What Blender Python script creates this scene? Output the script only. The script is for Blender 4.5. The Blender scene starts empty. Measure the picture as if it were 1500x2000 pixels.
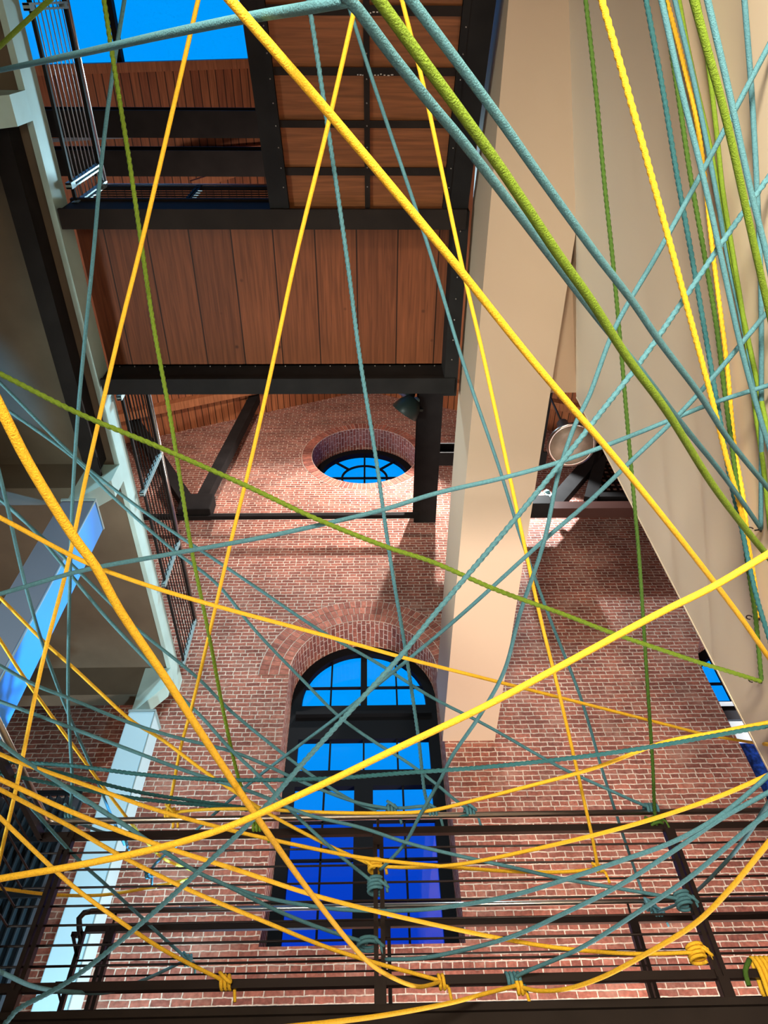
import bpy, math, random
from mathutils import Vector, Matrix
random.seed(7)
SC = bpy.context.scene
COL = SC.collection
R = math.radians
Z0 = 1.6                      # eye height above the floor; heights below are given above the eye
FPX = 1392.0

# ------------------------------------------------------------------ camera
def _axes():
    z = Vector(((715-750)/FPX, 1020/FPX, -1)).normalized()
    y = Vector(((735-750)/FPX, -1900/FPX, -1))
    y = (y - z*y.dot(z)).normalized()
    return y.cross(z), y, z
EX, EY, EZ = _axes()
ROT = Matrix((EX, EY, EZ))
cam_d = bpy.data.cameras.new('camera'); cam = bpy.data.objects.new('camera', cam_d); COL.objects.link(cam)
cam_d.sensor_fit = 'AUTO'; cam_d.sensor_width = 36.0; cam_d.lens = FPX/2000*36; cam_d.clip_start = 0.02
cam.matrix_world = Matrix.Translation((0, 0, Z0)) @ ROT.to_4x4()
SC.camera = cam
SC.view_settings.view_transform = 'Standard'; SC.view_settings.look = 'None'
SC.view_settings.exposure = 0.0; SC.view_settings.gamma = 1.0
SC.view_settings.use_curve_mapping = False

def ray(px, py):                       # world direction with unit depth along the lens axis
    return ROT @ Vector(((px-750)/FPX, -(py-1000)/FPX, -1))
def at(px, py, d): return ray(px, py)*d
def at_Y(px, py, Y):
    r = ray(px, py); return r*(Y/r.y)

# ------------------------------------------------------------------ world
W = bpy.data.worlds.new('sky'); SC.world = W; W.use_nodes = True
nt = W.node_tree; nt.nodes.clear()
def N(nt, t, **k):
    n = nt.nodes.new(t)
    for a, b in k.items(): setattr(n, a, b)
    return n
tc = N(nt, 'ShaderNodeTexCoord'); sx = N(nt, 'ShaderNodeSeparateXYZ')
rp = N(nt, 'ShaderNodeValToRGB'); bg = N(nt, 'ShaderNodeBackground'); wo = N(nt, 'ShaderNodeOutputWorld')
nt.links.new(tc.outputs['Generated'], sx.inputs[0]); nt.links.new(sx.outputs['Z'], rp.inputs[0])
nt.links.new(rp.outputs[0], bg.inputs[0]); nt.links.new(bg.outputs[0], wo.inputs[0])
cr = rp.color_ramp
cr.elements[0].position = 0.30; cr.elements[0].color = (.005, .10, .80, 1)
cr.elements[1].position = 0.62; cr.elements[1].color = (.0, .33, 1, 1)
bg.inputs[1].default_value = 1.0

# ------------------------------------------------------------------ lights
def area(name, loc, to, size, power, col, spread=180):
    l = bpy.data.lights.new(name, 'AREA'); l.shape = 'DISK'; l.size = size; l.energy = power; l.color = col
    l.spread = R(spread)
    o = bpy.data.objects.new(name, l); COL.objects.link(o)
    a = Vector((loc[0], loc[1], loc[2]+Z0)); b = Vector((to[0], to[1], to[2]+Z0))
    o.location = a; o.rotation_euler = (b-a).to_track_quat('-Z', 'Y').to_euler(); return o
def spot(name, loc, to, power, col, angle, blend=.4, radius=.04):
    l = bpy.data.lights.new(name, 'SPOT'); l.energy = power; l.color = col; l.spot_size = R(angle)
    l.spot_blend = blend; l.shadow_soft_size = radius
    o = bpy.data.objects.new(name, l); COL.objects.link(o)
    a = Vector((loc[0], loc[1], loc[2]+Z0)); b = Vector((to[0], to[1], to[2]+Z0))
    o.location = a; o.rotation_euler = (b-a).to_track_quat('-Z', 'Y').to_euler(); return o
WARM = (1, .81, .62); COOL = (.60, .88, 1)
area('lobby_fill', (-.3, -1.5, -1.35), (0, 2.6, 7), 1.8, 120, WARM)  # unseen floor-level fill added to brighten the soffits and beam
area('entrance_fill', (3.4, 6.3, -1.35), (2.4, 9, 4), 1.0, 860, (1, .84, .74))  # added fill, out of view, for the lower right bricks
area('wall_fill', (-.8, -3.4, .2), (2.3, 1.8, 2.8), 1.2, 230, (1, .86, .66), 80)  # unseen added lamp that brightens the cream wall
area('stair_hall_fill', (-1.2, 6.2, -1.3), (-.3, 9, 8), 1.0, 50, (1, .86, .78))  # weak fill added low down, out of view, for the brick wall
area('underbalcony_fill', (-6.5, 2.6, .6), (1.0, 4.5, 7.2), 1.0, 100, (.88, 1, .93), 60)  # soft unseen fill added for the side of the cream beam
spot('truss_spotlight', (3.3, 7.85, 13.7), (4.0, 9, 11.0), 1900, (.93, .98, 1), 75)
spot('rafter_spotlight', (1.6, 6.2, 14.6), (-1.6, 9, 9.8), 2400, (1, .95, .90), 100, .5, .06)
spot('gable_fill', (-2.4, 4.4, 12.3), (-1.6, 9, 14.6), 820, (1, .80, .68), 125, .8, .2)  # added fill for gable and roof decking, no fixture there
spot('ridge_fill', (-1.6, 4.2, 9.6), (-2.4, 2.5, 17), 330, (1, .75, .62), 120, .8, .2)  # warm fill added for the roof boards, no real lamp
spot('skylight_fill', (-.8, 2.7, 12.6), (-3.3, 4.4, 7.0), 2000, COOL, 125, .8, .25)  # hidden spot added to stand in for cool daylight from the skylight
spot('blue_fill', (.5, 6.35, 1.35), (-3.06, 4.8, 4.7), 3000, (.12, .5, 1), 24, .4, .05)  # added unseen blue lamp for the side of the middle column
spot('column_fill', (-1.7, 6.1, 1.0), (-3.2, 8.3, 3.9), 620, (.50, .85, 1), 52, .6, .08)  # added cool lamp, out of view, for the column near the bricks

# ------------------------------------------------------------------ materials
def mat(name, col, rough=.6, metal=0.0, noise=0.0, nscale=8.0, bump=0.0, bscale=60.0, spec=.4):
    m = bpy.data.materials.new(name); m.use_nodes = True; t = m.node_tree
    b = t.nodes['Principled BSDF']
    b.inputs['Base Color'].default_value = (*col, 1); b.inputs['Roughness'].default_value = rough
    b.inputs['Metallic'].default_value = metal; b.inputs['Specular IOR Level'].default_value = spec
    c = N(t, 'ShaderNodeTexCoord')
    if noise:
        n = N(t, 'ShaderNodeTexNoise'); n.inputs['Scale'].default_value = nscale; n.inputs['Detail'].default_value = 5
        t.links.new(c.outputs['Object'], n.inputs['Vector'])
        mp = N(t, 'ShaderNodeMapRange'); mp.inputs[1].default_value = .3; mp.inputs[2].default_value = .7
        mp.inputs[3].default_value = 1-noise; mp.inputs[4].default_value = 1+noise
        t.links.new(n.outputs[0], mp.inputs[0])
        mx = N(t, 'ShaderNodeMix', data_type='RGBA', blend_type='MULTIPLY'); mx.inputs[0].default_value = 1
        mx.inputs[6].default_value = (*col, 1); t.links.new(mp.outputs[0], mx.inputs[7])
        t.links.new(mx.outputs[2], b.inputs['Base Color'])
    if bump:
        n2 = N(t, 'ShaderNodeTexNoise'); n2.inputs['Scale'].default_value = bscale; n2.inputs['Detail'].default_value = 4
        t.links.new(c.outputs['Object'], n2.inputs['Vector'])
        bp = N(t, 'ShaderNodeBump'); bp.inputs['Strength'].default_value = bump; bp.inputs['Distance'].default_value = .01
        t.links.new(n2.outputs[0], bp.inputs['Height']); t.links.new(bp.outputs[0], b.inputs['Normal'])
    return m

def brick_mat():
    m = bpy.data.materials.new('brick'); m.use_nodes = True; t = m.node_tree; L = t.links.new
    b = t.nodes['Principled BSDF']; b.inputs['Roughness'].default_value = .85; b.inputs['Specular IOR Level'].default_value = .2
    uv = N(t, 'ShaderNodeUVMap'); uv.uv_map = 'UVMap'
    nz = N(t, 'ShaderNodeTexNoise'); nz.inputs['Scale'].default_value = 8; nz.inputs['Detail'].default_value = 3
    L(uv.outputs[0], nz.inputs['Vector'])
    dv = N(t, 'ShaderNodeVectorMath', operation='SUBTRACT'); L(nz.outputs['Color'], dv.inputs[0]); dv.inputs[1].default_value = (.5, .5, .5)
    ds = N(t, 'ShaderNodeVectorMath', operation='SCALE'); L(dv.outputs[0], ds.inputs[0]); ds.inputs['Scale'].default_value = .03
    ad = N(t, 'ShaderNodeVectorMath', operation='ADD'); L(uv.outputs[0], ad.inputs[0]); L(ds.outputs[0], ad.inputs[1])
    def br(c1, c2, cm, bias=0.0, off=.5, of=2):
        k = N(t, 'ShaderNodeTexBrick'); k.offset = off; k.offset_frequency = of; k.squash = .55; k.squash_frequency = 5
        k.inputs['Scale'].default_value = 1; k.inputs['Brick Width'].default_value = .225; k.inputs['Row Height'].default_value = .0795
        k.inputs['Mortar Size'].default_value = .009; k.inputs['Mortar Smooth'].default_value = .3; k.inputs['Bias'].default_value = bias
        k.inputs['Color1'].default_value = (*c1, 1); k.inputs['Color2'].default_value = (*c2, 1); k.inputs['Mortar'].default_value = (*cm, 1)
        L(ad.outputs[0], k.inputs['Vector']); return k
    k = br((.36, .128, .09), (.20, .07, .054), (.58, .49, .41))
    n1 = N(t, 'ShaderNodeTexNoise'); n1.inputs['Scale'].default_value = 1.1; n1.inputs['Detail'].default_value = 6; L(uv.outputs[0], n1.inputs['Vector'])
    n2 = N(t, 'ShaderNodeTexNoise'); n2.inputs['Scale'].default_value = 22; n2.inputs['Detail'].default_value = 4; L(uv.outputs[0], n2.inputs['Vector'])
    r1 = N(t, 'ShaderNodeMapRange'); L(n1.outputs[0], r1.inputs[0]); r1.inputs[1].default_value = .35; r1.inputs[2].default_value = .7; r1.inputs[3].default_value = .78; r1.inputs[4].default_value = 1.3
    r2 = N(t, 'ShaderNodeMapRange'); L(n2.outputs[0], r2.inputs[0]); r2.inputs[1].default_value = .3; r2.inputs[2].default_value = .7; r2.inputs[3].default_value = .72; r2.inputs[4].default_value = 1.28
    mu = N(t, 'ShaderNodeMath', operation='MULTIPLY'); L(r1.outputs[0], mu.inputs[0]); L(r2.outputs[0], mu.inputs[1])
    mx = N(t, 'ShaderNodeMix', data_type='RGBA', blend_type='MULTIPLY'); mx.inputs[0].default_value = 1
    L(k.outputs['Color'], mx.inputs[6]); L(mu.outputs[0], mx.inputs[7])
    # lime bloom and repaired patches
    n3 = N(t, 'ShaderNodeTexNoise'); n3.inputs['Scale'].default_value = 2.3; n3.inputs['Detail'].default_value = 7; n3.inputs['Roughness'].default_value = .7; L(uv.outputs[0], n3.inputs['Vector'])
    r3 = N(t, 'ShaderNodeMapRange'); L(n3.outputs[0], r3.inputs[0]); r3.inputs[1].default_value = .5; r3.inputs[2].default_value = .72; r3.inputs[3].default_value = 0; r3.inputs[4].default_value = .6
    mx2 = N(t, 'ShaderNodeMix', data_type='RGBA'); L(r3.outputs[0], mx2.inputs[0]); L(mx.outputs[2], mx2.inputs[6]); mx2.inputs[7].default_value = (.46, .28, .22, 1)
    L(mx2.outputs[2], b.inputs['Base Color'])
    iv = N(t, 'ShaderNodeMath', operation='SUBTRACT'); iv.inputs[0].default_value = 1; L(k.outputs['Fac'], iv.inputs[1])
    sm = N(t, 'ShaderNodeMath', operation='MULTIPLY_ADD'); L(n2.outputs[0], sm.inputs[0]); sm.inputs[1].default_value = .35; L(iv.outputs[0], sm.inputs[2])
    bp = N(t, 'ShaderNodeBump'); bp.inputs['Strength'].default_value = .7; bp.inputs['Distance'].default_value = .012
    L(sm.outputs[0], bp.inputs['Height']); L(bp.outputs[0], b.inputs['Normal'])
    return m

def island_mat(name, c1, c2):          # single bricks of the arch rings: each its own tone
    m = bpy.data.materials.new(name); m.use_nodes = True; t = m.node_tree; L = t.links.new
    b = t.nodes['Principled BSDF']; b.inputs['Roughness'].default_value = .85; b.inputs['Specular IOR Level'].default_value = .2
    g = N(t, 'ShaderNodeNewGeometry'); mx = N(t, 'ShaderNodeMix', data_type='RGBA')
    L(g.outputs['Random Per Island'], mx.inputs[0]); mx.inputs[6].default_value = (*c1, 1); mx.inputs[7].default_value = (*c2, 1)
    c = N(t, 'ShaderNodeTexCoord'); n = N(t, 'ShaderNodeTexNoise'); n.inputs['Scale'].default_value = 18; n.inputs['Detail'].default_value = 5
    L(c.outputs['Object'], n.inputs['Vector'])
    r = N(t, 'ShaderNodeMapRange'); L(n.outputs[0], r.inputs[0]); r.inputs[1].default_value = .3; r.inputs[2].default_value = .7; r.inputs[3].default_value = .7; r.inputs[4].default_value = 1.3
    m2 = N(t, 'ShaderNodeMix', data_type='RGBA', blend_type='MULTIPLY'); m2.inputs[0].default_value = 1
    L(mx.outputs[2], m2.inputs[6]); L(r.outputs[0], m2.inputs[7]); L(m2.outputs[2], b.inputs['Base Color'])
    return m

def wood_mat(name, c1, c2, plank, line=.006, along='Y', knots=True, rough=.55, ends=6.0):
    m = bpy.data.materials.new(name); m.use_nodes = True; t = m.node_tree; L = t.links.new
    b = t.nodes['Principled BSDF']; b.inputs['Roughness'].default_value = rough; b.inputs['Specular IOR Level'].default_value = .3
    c = N(t, 'ShaderNodeTexCoord'); s = N(t, 'ShaderNodeSeparateXYZ'); L(c.outputs['Object'], s.inputs[0])
    cb = N(t, 'ShaderNodeCombineXYZ')
    sh_ = N(t, 'ShaderNodeMath', operation='ADD'); sh_.inputs[1].default_value = ends*.17; L(s.outputs['Y' if along == 'Y' else 'X'], sh_.inputs[0])
    if along == 'Y': L(sh_.outputs[0], cb.inputs[0]); L(s.outputs['X'], cb.inputs[1])
    else: L(sh_.outputs[0], cb.inputs[0]); L(s.outputs['Y'], cb.inputs[1])
    k = N(t, 'ShaderNodeTexBrick'); k.offset = .37; k.inputs['Scale'].default_value = 1
    k.inputs['Brick Width'].default_value = ends; k.inputs['Row Height'].default_value = plank
    k.inputs['Mortar Size'].default_value = line; k.inputs['Mortar Smooth'].default_value = .2
    k.inputs['Color1'].default_value = (*c1, 1); k.inputs['Color2'].default_value = (*c2, 1); k.inputs['Mortar'].default_value = (c1[0]*.12, c1[1]*.12, c1[2]*.12, 1)
    L(cb.outputs[0], k.inputs['Vector'])
    mp = N(t, 'ShaderNodeMapping'); mp.inputs['Scale'].default_value = (.7, 16, 1); L(cb.outputs[0], mp.inputs[0])
    n = N(t, 'ShaderNodeTexNoise'); n.inputs['Scale'].default_value = 2.0; n.inputs['Detail'].default_value = 6; n.inputs['Distortion'].default_value = .8; L(mp.outputs[0], n.inputs['Vector'])
    r = N(t, 'ShaderNodeMapRange'); L(n.outputs[0], r.inputs[0]); r.inputs[1].default_value = .3; r.inputs[2].default_value = .7; r.inputs[3].default_value = .68; r.inputs[4].default_value = 1.3
    mx = N(t, 'ShaderNodeMix', data_type='RGBA', blend_type='MULTIPLY'); mx.inputs[0].default_value = 1
    L(k.outputs['Color'], mx.inputs[6]); L(r.outputs[0], mx.inputs[7]); out = mx.outputs[2]
    if knots:
        v = N(t, 'ShaderNodeTexVoronoi'); v.inputs['Scale'].default_value = 3.1; L(cb.outputs[0], v.inputs['Vector'])
        rr = N(t, 'ShaderNodeMapRange'); L(v.outputs['Distance'], rr.inputs[0]); rr.inputs[1].default_value = .03; rr.inputs[2].default_value = .09; rr.inputs[3].default_value = .75; rr.inputs[4].default_value = 0
        m3 = N(t, 'ShaderNodeMix', data_type='RGBA'); L(rr.outputs[0], m3.inputs[0]); L(out, m3.inputs[6]); m3.inputs[7].default_value = (.035, .012, .006, 1); out = m3.outputs[2]
    L(out, b.inputs['Base Color'])
    return m

def glass_mat(name, tint, refl=.06):
    m = bpy.data.materials.new(name); m.use_nodes = True; t = m.node_tree; t.nodes.clear(); L = t.links.new
    o = N(t, 'ShaderNodeOutputMaterial'); tr = N(t, 'ShaderNodeBsdfTransparent'); tr.inputs[0].default_value = (*tint, 1)
    g = N(t, 'ShaderNodeBsdfGlossy'); g.inputs['Roughness'].default_value = .03; g.inputs[0].default_value = (.8, .9, 1, 1)
    mx = N(t, 'ShaderNodeMixShader'); mx.inputs[0].default_value = refl
    L(tr.outputs[0], mx.inputs[1]); L(g.outputs[0], mx.inputs[2]); L(mx.outputs[0], o.inputs[0]); return m

M = dict(
    brick=brick_mat(), voussoir=island_mat('arch_brick', (.46, .17, .12), (.25, .09, .07)),
    mortar=mat('mortar', (.60, .50, .42), .9, noise=.15, nscale=30),
    steel=mat('black_steel', (.014, .013, .013), .75, 0, noise=.25, nscale=3, spec=.12),
    steel_b=mat('brown_black_steel', (.019, .014, .012), .75, 0, noise=.2, nscale=3, spec=.12),
    rail=mat('rail_steel', (.018, .011, .010), .4, .3),
    chrome=mat('brushed_steel', (.52, .48, .46), .28, 1.0),
    galv=mat('galvanised_edge', (.33, .46, .48), .5, .3),
    bolt=mat('bolt_steel', (.35, .32, .30), .35, .8),
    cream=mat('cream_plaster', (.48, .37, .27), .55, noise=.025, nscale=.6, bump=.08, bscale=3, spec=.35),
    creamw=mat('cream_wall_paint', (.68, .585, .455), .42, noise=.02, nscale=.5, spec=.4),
    concrete=mat('concrete', (.135, .115, .082), .8, noise=.16, nscale=1.6, bump=.2, bscale=12),
    fascia=mat('pale_blue_concrete', (.43, .66, .66), .7, noise=.10, nscale=2.5, bump=.12, bscale=8),  # concrete with a pale blue base colour
    column=mat('painted_steel_column', (.50, .74, .86), .5, noise=.03, nscale=1.5),
    glass=glass_mat('window_glass', (1, 1, 1), .015), glass2=glass_mat('tinted_glass', (.8, .52, .83), .05),
    frame=mat('window_frame', (.006, .007, .009), .7, spec=.1),
    plank=wood_mat('fir_planks', (.19, .056, .021), (.14, .041, .016), .44, .008, ends=80),
    panel=wood_mat('plywood_panel', (.21, .075, .027), (.185, .064, .023), 9.0, .0, along='X', knots=False),
    deck=wood_mat('roof_decking', (.34, .125, .05), (.24, .078, .033), .15, .010, knots=False, ends=34),
    rafter=wood_mat('rafter_wood', (.36, .14, .06), (.34, .13, .055), 9, 0, knots=False),
    yellow=mat('yellow_rope', (.84, .50, .025), .7, noise=.12, nscale=120, bump=.5, bscale=260),
    teal=mat('teal_rope', (.068, .205, .26), .75, noise=.16, nscale=120, bump=.5, bscale=260),
    green=mat('green_rope', (.125, .215, .01), .75, noise=.16, nscale=120, bump=.5, bscale=260),
    dgreen=mat('dark_green_rope', (.05, .125, .012), .75, noise=.16, nscale=120, bump=.5, bscale=260),
    dteal=mat('deep_teal_rope', (.022, .125, .15), .75, noise=.16, nscale=120, bump=.5, bscale=260),
    lens=mat('lamp_lens', (.30, .25, .20), .3, 0, noise=.35, nscale=5),
    shell=mat('lamp_housing', (.20, .19, .18), .4, .5),
    darklamp=mat('spotlight_shell', (.03, .05, .045), .4),
    cyan=mat('glossy_reflector', (.55, .95, .95), .25, .2),
    slat=mat('slat_metal', (.028, .042, .055), .45, .4),
    column_shaded=mat('shaded_column_blue', (.15, .19, .27), .5), column_blue_lit=mat('blue_lit_column_face', (.07, .36, .92), .45),  # shaded front and blue-lit side of one column, put into colour
    white=mat('glowing_white_blind', (.85, .88, .9), .6), grey=mat('grey_panel', (.2, .24, .3), .4),
    blueglass=mat('patterned_blue_glass', (.02, .10, .62), .3, noise=.9, nscale=16),
    floor=mat('floor_tile', (.42, .36, .30), .5, noise=.1), plaster=mat('plaster', (.32, .28, .24), .8),
    chalk=mat('chalk_mark', (.55, .5, .45), .9), green_sign=mat('green_paint', (.02, .35, .13), .5),
    brace=mat('red_brown_steel', (.06, .022, .016), .5),
)

_b = M['white'].node_tree.nodes['Principled BSDF']      # emission added to the blind in place of daylight behind it
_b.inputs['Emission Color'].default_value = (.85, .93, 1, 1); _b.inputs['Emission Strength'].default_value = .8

# ------------------------------------------------------------------ mesh building
class MB:
    def __init__(s): s.v = []; s.f = []; s.sm = []; s.uv = None
    def add(s, vs, fs, smooth=False):
        o = len(s.v); s.v += [Vector(v) for v in vs]; s.f += [tuple(i+o for i in f) for f in fs]; s.sm += [smooth]*len(fs); return s
    def box(s, a, b, bev=0.0):
        x0, y0, z0 = a; x1, y1, z1 = b
        if x0 > x1: x0, x1 = x1, x0
        if y0 > y1: y0, y1 = y1, y0
        if z0 > z1: z0, z1 = z1, z0
        if bev <= 0:
            vs = [(x, y, z) for z in (z0, z1) for y in (y0, y1) for x in (x0, x1)]
            return s.add(vs, [(0,2,3,1),(4,5,7,6),(0,1,5,4),(2,6,7,3),(0,4,6,2),(1,3,7,5)])
        import bmesh
        bm = bmesh.new(); vv = [bm.verts.new(v) for v in [(x, y, z) for z in (z0, z1) for y in (y0, y1) for x in (x0, x1)]]
        for f in [(0,2,3,1),(4,5,7,6),(0,1,5,4),(2,6,7,3),(0,4,6,2),(1,3,7,5)]: bm.faces.new([vv[i] for i in f])
        bmesh.ops.bevel(bm, geom=list(bm.edges), offset=bev, segments=2, affect='EDGES', profile=.6)
        bm.verts.index_update()
        s.add([v.co.copy() for v in bm.verts], [[v.index for v in f.verts] for f in bm.faces]); bm.free(); return s
    def bar(s, p, q, w, h, up=(0, 0, 1)):            # rectangular bar between two points
        p = Vector(p); q = Vector(q); d = (q-p).normalized(); u = Vector(up)
        if abs(d.dot(u)) > .98: u = Vector((0, 1, 0))
        a = d.cross(u).normalized()*w/2; b = a.cross(d).normalized()*h/2
        vs = [p-a-b, p+a-b, p+a+b, p-a+b, q-a-b, q+a-b, q+a+b, q-a+b]
        return s.add(vs, [(0,3,2,1),(4,5,6,7),(0,1,5,4),(1,2,6,5),(2,3,7,6),(3,0,4,7)])
    def ibeam(s, p, q, w, h, t=.02, up=(0, 0, 1)):   # I section between two points
        p = Vector(p); q = Vector(q); d = (q-p).normalized(); u = Vector(up); a = d.cross(u).normalized(); b = a.cross(d).normalized()
        for k in (-1, 1): s.bar(p+b*k*(h-t)/2, q+b*k*(h-t)/2, w, t, up)
        return s.bar(p, q, t, h-2*t, up)
    def tube(s, pts, r, n=10, smooth=True, lobes=0, twist=0.0, depth=.14, caps=True):
        pts = [Vector(p) for p in pts]; m = len(pts); vs = []; fs = []
        t0 = (pts[1]-pts[0]).normalized(); u = t0.orthogonal().normalized(); acc = 0
        for i, p in enumerate(pts):
            t = (pts[min(i+1, m-1)]-pts[max(i-1, 0)]).normalized()
            u = (u-t*u.dot(t)).normalized(); w = t.cross(u)
            if i: acc += (p-pts[i-1]).length
            rr = r[i] if isinstance(r, (list, tuple)) else r
            for j in range(n):
                a = 2*math.pi*j/n
                k = rr*(1+depth*math.cos(lobes*(a-twist*acc))) if lobes else rr
                vs.append(p+u*math.cos(a)*k+w*math.sin(a)*k)
        for i in range(m-1):
            for j in range(n):
                fs.append((i*n+j, i*n+(j+1) % n, (i+1)*n+(j+1) % n, (i+1)*n+j))
        if caps: fs.append(tuple(range(n-1, -1, -1))); fs.append(tuple((m-1)*n+j for j in range(n)))
        return s.add(vs, fs, smooth)
    def lathe(s, prof, c, axis, n=32):               # prof: (radius, distance along axis)
        c = Vector(c); ax = Vector(axis).normalized(); u = ax.orthogonal().normalized(); w = ax.cross(u); vs = []; fs = []
        for r, d in prof:
            for j in range(n):
                a = 2*math.pi*j/n; vs.append(c+ax*d+(u*math.cos(a)+w*math.sin(a))*r)
        for i in range(len(prof)-1):
            for j in range(n): fs.append((i*n+j, i*n+(j+1) % n, (i+1)*n+(j+1) % n, (i+1)*n+j))
        return s.add(vs, fs, True)
    def sphere(s, c, r, n=8):
        return s.lathe([(max(1e-4, r*math.sin(math.pi*k/n)), -r*math.cos(math.pi*k/n)) for k in range(n+1)], c, (0, 0, 1), n)
    def build(s, name, m, parent=None, origin=None):
        off = Vector((0, 0, Z0))
        vs = [v+off for v in s.v]
        if parent is not None: o0 = WL[parent.name]
        elif origin is not None: o0 = Vector(origin)+off
        else:
            lo = Vector([min(v[i] for v in vs) for i in range(3)]); hi = Vector([max(v[i] for v in vs) for i in range(3)])
            o0 = Vector(((lo.x+hi.x)/2, (lo.y+hi.y)/2, lo.z))
        me = bpy.data.meshes.new(name); me.from_pydata([v-o0 for v in vs], [], s.f); me.materials.append(M[m] if isinstance(m, str) else m)
        for p, k in zip(me.polygons, s.sm): p.use_smooth = k
        if s.uv:
            l = me.uv_layers.new(name='UVMap')
            for p in me.polygons:
                for li in p.loop_indices:
                    l.data[li].uv = s.uv(vs[me.loops[li].vertex_index]-off, p.normal)
        me.update()
        ob = bpy.data.objects.new(name, me); COL.objects.link(ob)
        if parent is not None: ob.parent = parent
        else: ob.location = o0
        WL[ob.name] = o0 if parent is None else WL[parent.name]
        return ob
WL = {}
def tag(o, label=None, cat=None, group=None, kind=None):
    if label: o['label'] = label
    if cat: o['category'] = cat
    if group: o['group'] = group
    if kind: o['kind'] = kind
    return o
def thing(name, loc, label=None, cat=None, group=None, kind=None):
    o = bpy.data.objects.new(name, None); COL.objects.link(o); o.empty_display_size = .1
    o.location = Vector(loc)+Vector((0, 0, Z0)); WL[o.name] = o.location.copy()
    return tag(o, label, cat, group, kind)
def struct(o, label=None, cat=None): return tag(o, label, cat, None, 'structure')

# ------------------------------------------------------------------ the building shell
YW = 9.0; TH = .75                     # brick wall face and thickness
XC = -.12                              # axis of round window, arch and ridge
WIN = [dict(cx=XC, hw=1.21), dict(cx=6.68, hw=1.21)]
SPRING = 7.82; SILL = 3.73; ROUND_H = 14.62; ROUND_R = 1.25
def roof_h(x): return 18.0-.48*abs(x-XC)
def plate(outline, holes, y0, y1, segs=None):
    """vertical plate in the XZ plane with holes; returns (verts, faces)"""
    cu = bpy.data.curves.new('tmp', 'CURVE'); cu.dimensions = '2D'; cu.fill_mode = 'BOTH'; cu.extrude = (y1-y0)/2
    for pts in [outline]+holes:
        sp = cu.splines.new('POLY'); sp.points.add(len(pts)-1)
        for i, (x, z) in enumerate(pts): sp.points[i].co = (x, z, 0, 1)
        sp.use_cyclic_u = True
    ob = bpy.data.objects.new('tmp', cu); me = bpy.data.meshes.new_from_object(ob)
    vs = [Vector((v.co.x, (y0+y1)/2-v.co.z, v.co.y)) for v in me.vertices]; fs = [tuple(p.vertices) for p in me.polygons]
    bpy.data.objects.remove(ob); bpy.data.curves.remove(cu); bpy.data.meshes.remove(me)
    return vs, fs
def arch_pts(cx, hw, spring, sill, n=32):
    return [(cx-hw, sill), (cx+hw, sill)]+[(cx+hw*math.cos(math.pi*i/n), spring+hw*math.sin(math.pi*i/n)) for i in range(n+1)]
def circ_pts(cx, cz, r, n=56): return [(cx+r*math.cos(2*math.pi*i/n), cz+r*math.sin(2*math.pi*i/n)) for i in range(n)]
def brick_uv(v, n):
    if abs(n.y) > .6: return (v.x+20, v.z+20)
    if v.z > 11: return (v.y*.9+5, ROUND_R*math.atan2(v.z-ROUND_H, v.x-XC)+20)
    if v.z > SPRING-.001:
        cx = min(WIN, key=lambda w: abs(w['cx']-v.x))['cx']; return (v.y+5, 1.21*math.atan2(v.z-SPRING, abs(v.x-cx)+1e-4)+20)
    if abs(n.z) > .6: return (v.x+20, v.y+5)
    return (v.y+5, v.z+20)
outer = [(-9, -Z0), (9, -Z0), (9, roof_h(9)), (XC, roof_h(XC)), (-9, roof_h(-9))]
vs, fs = plate(outer, [arch_pts(w['cx'], w['hw'], SPRING, SILL) for w in WIN]+[circ_pts(XC, ROUND_H, ROUND_R)], YW, YW+TH)
b = MB(); b.add(vs, fs); b.uv = brick_uv
struct(b.build('wall_front', 'brick'), 'tall red brick gable wall behind the ropes with arched and round windows', 'wall')

# brick rings round the openings
def ring(name, cx, cz, r0, rows, rh, a0, a1, bw, label):
    base = MB(); n = 72; y1 = YW-.006; y0 = YW+.02
    rt = r0+rows*rh+.012
    vs = []; fs = []
    for i in range(n+1):
        a = a0+(a1-a0)*i/n; c, s_ = math.cos(a), math.sin(a)
        vs += [(cx+r0*c, y1, cz+r0*s_), (cx+rt*c, y1, cz+rt*s_), (cx+rt*c, y0, cz+rt*s_), (cx+r0*c, y0, cz+r0*s_)]
    for i in range(n):
        for k in range(4): fs.append((i*4+k, i*4+(k+1) % 4, (i+1)*4+(k+1) % 4, (i+1)*4+k))
    base.add(vs, fs)
    o = struct(base.build(name, 'mortar'), label, 'arch')
    bk = MB(); g = .011
    for r in range(rows):
        ri = r0+r*rh+g; ro = r0+(r+1)*rh-g*.5; cnt = int((a1-a0)*(ri+ro)/2/bw); off = random.random()*.5*(a1-a0)/cnt if r % 2 else 0
        for i in range(cnt):
            t = (a1-a0)/cnt; p = a0+i*t+g/ri/1.6+(off if i < cnt-1 else off*.2); q = a0+(i+1)*t-g/ri/1.6+(off if i < cnt-1 else 0)
            yy = YW-.012-random.random()*.006
            vv = []
            for y in (yy, YW): 
                for (rr, a) in ((ri, p), (ro, p), (ro, q), (ri, q)): vv.append((cx+rr*math.cos(a), y, cz+rr*math.sin(a)))
            bk.add(vv, [(0,1,2,3),(7,6,5,4),(0,4,5,1),(1,5,6,2),(2,6,7,3),(3,7,4,0)])
    bk.build('ring_brick', 'voussoir', o)
ring('trim_1', WIN[0]['cx'], SPRING, 1.21, 3, .165, 0, math.pi, .10, 'brick arch of three rings over the middle arched window')
ring('trim_2', XC, ROUND_H, ROUND_R, 1, .24, 0, 2*math.pi, .10, 'single brick ring around the round window')

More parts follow.
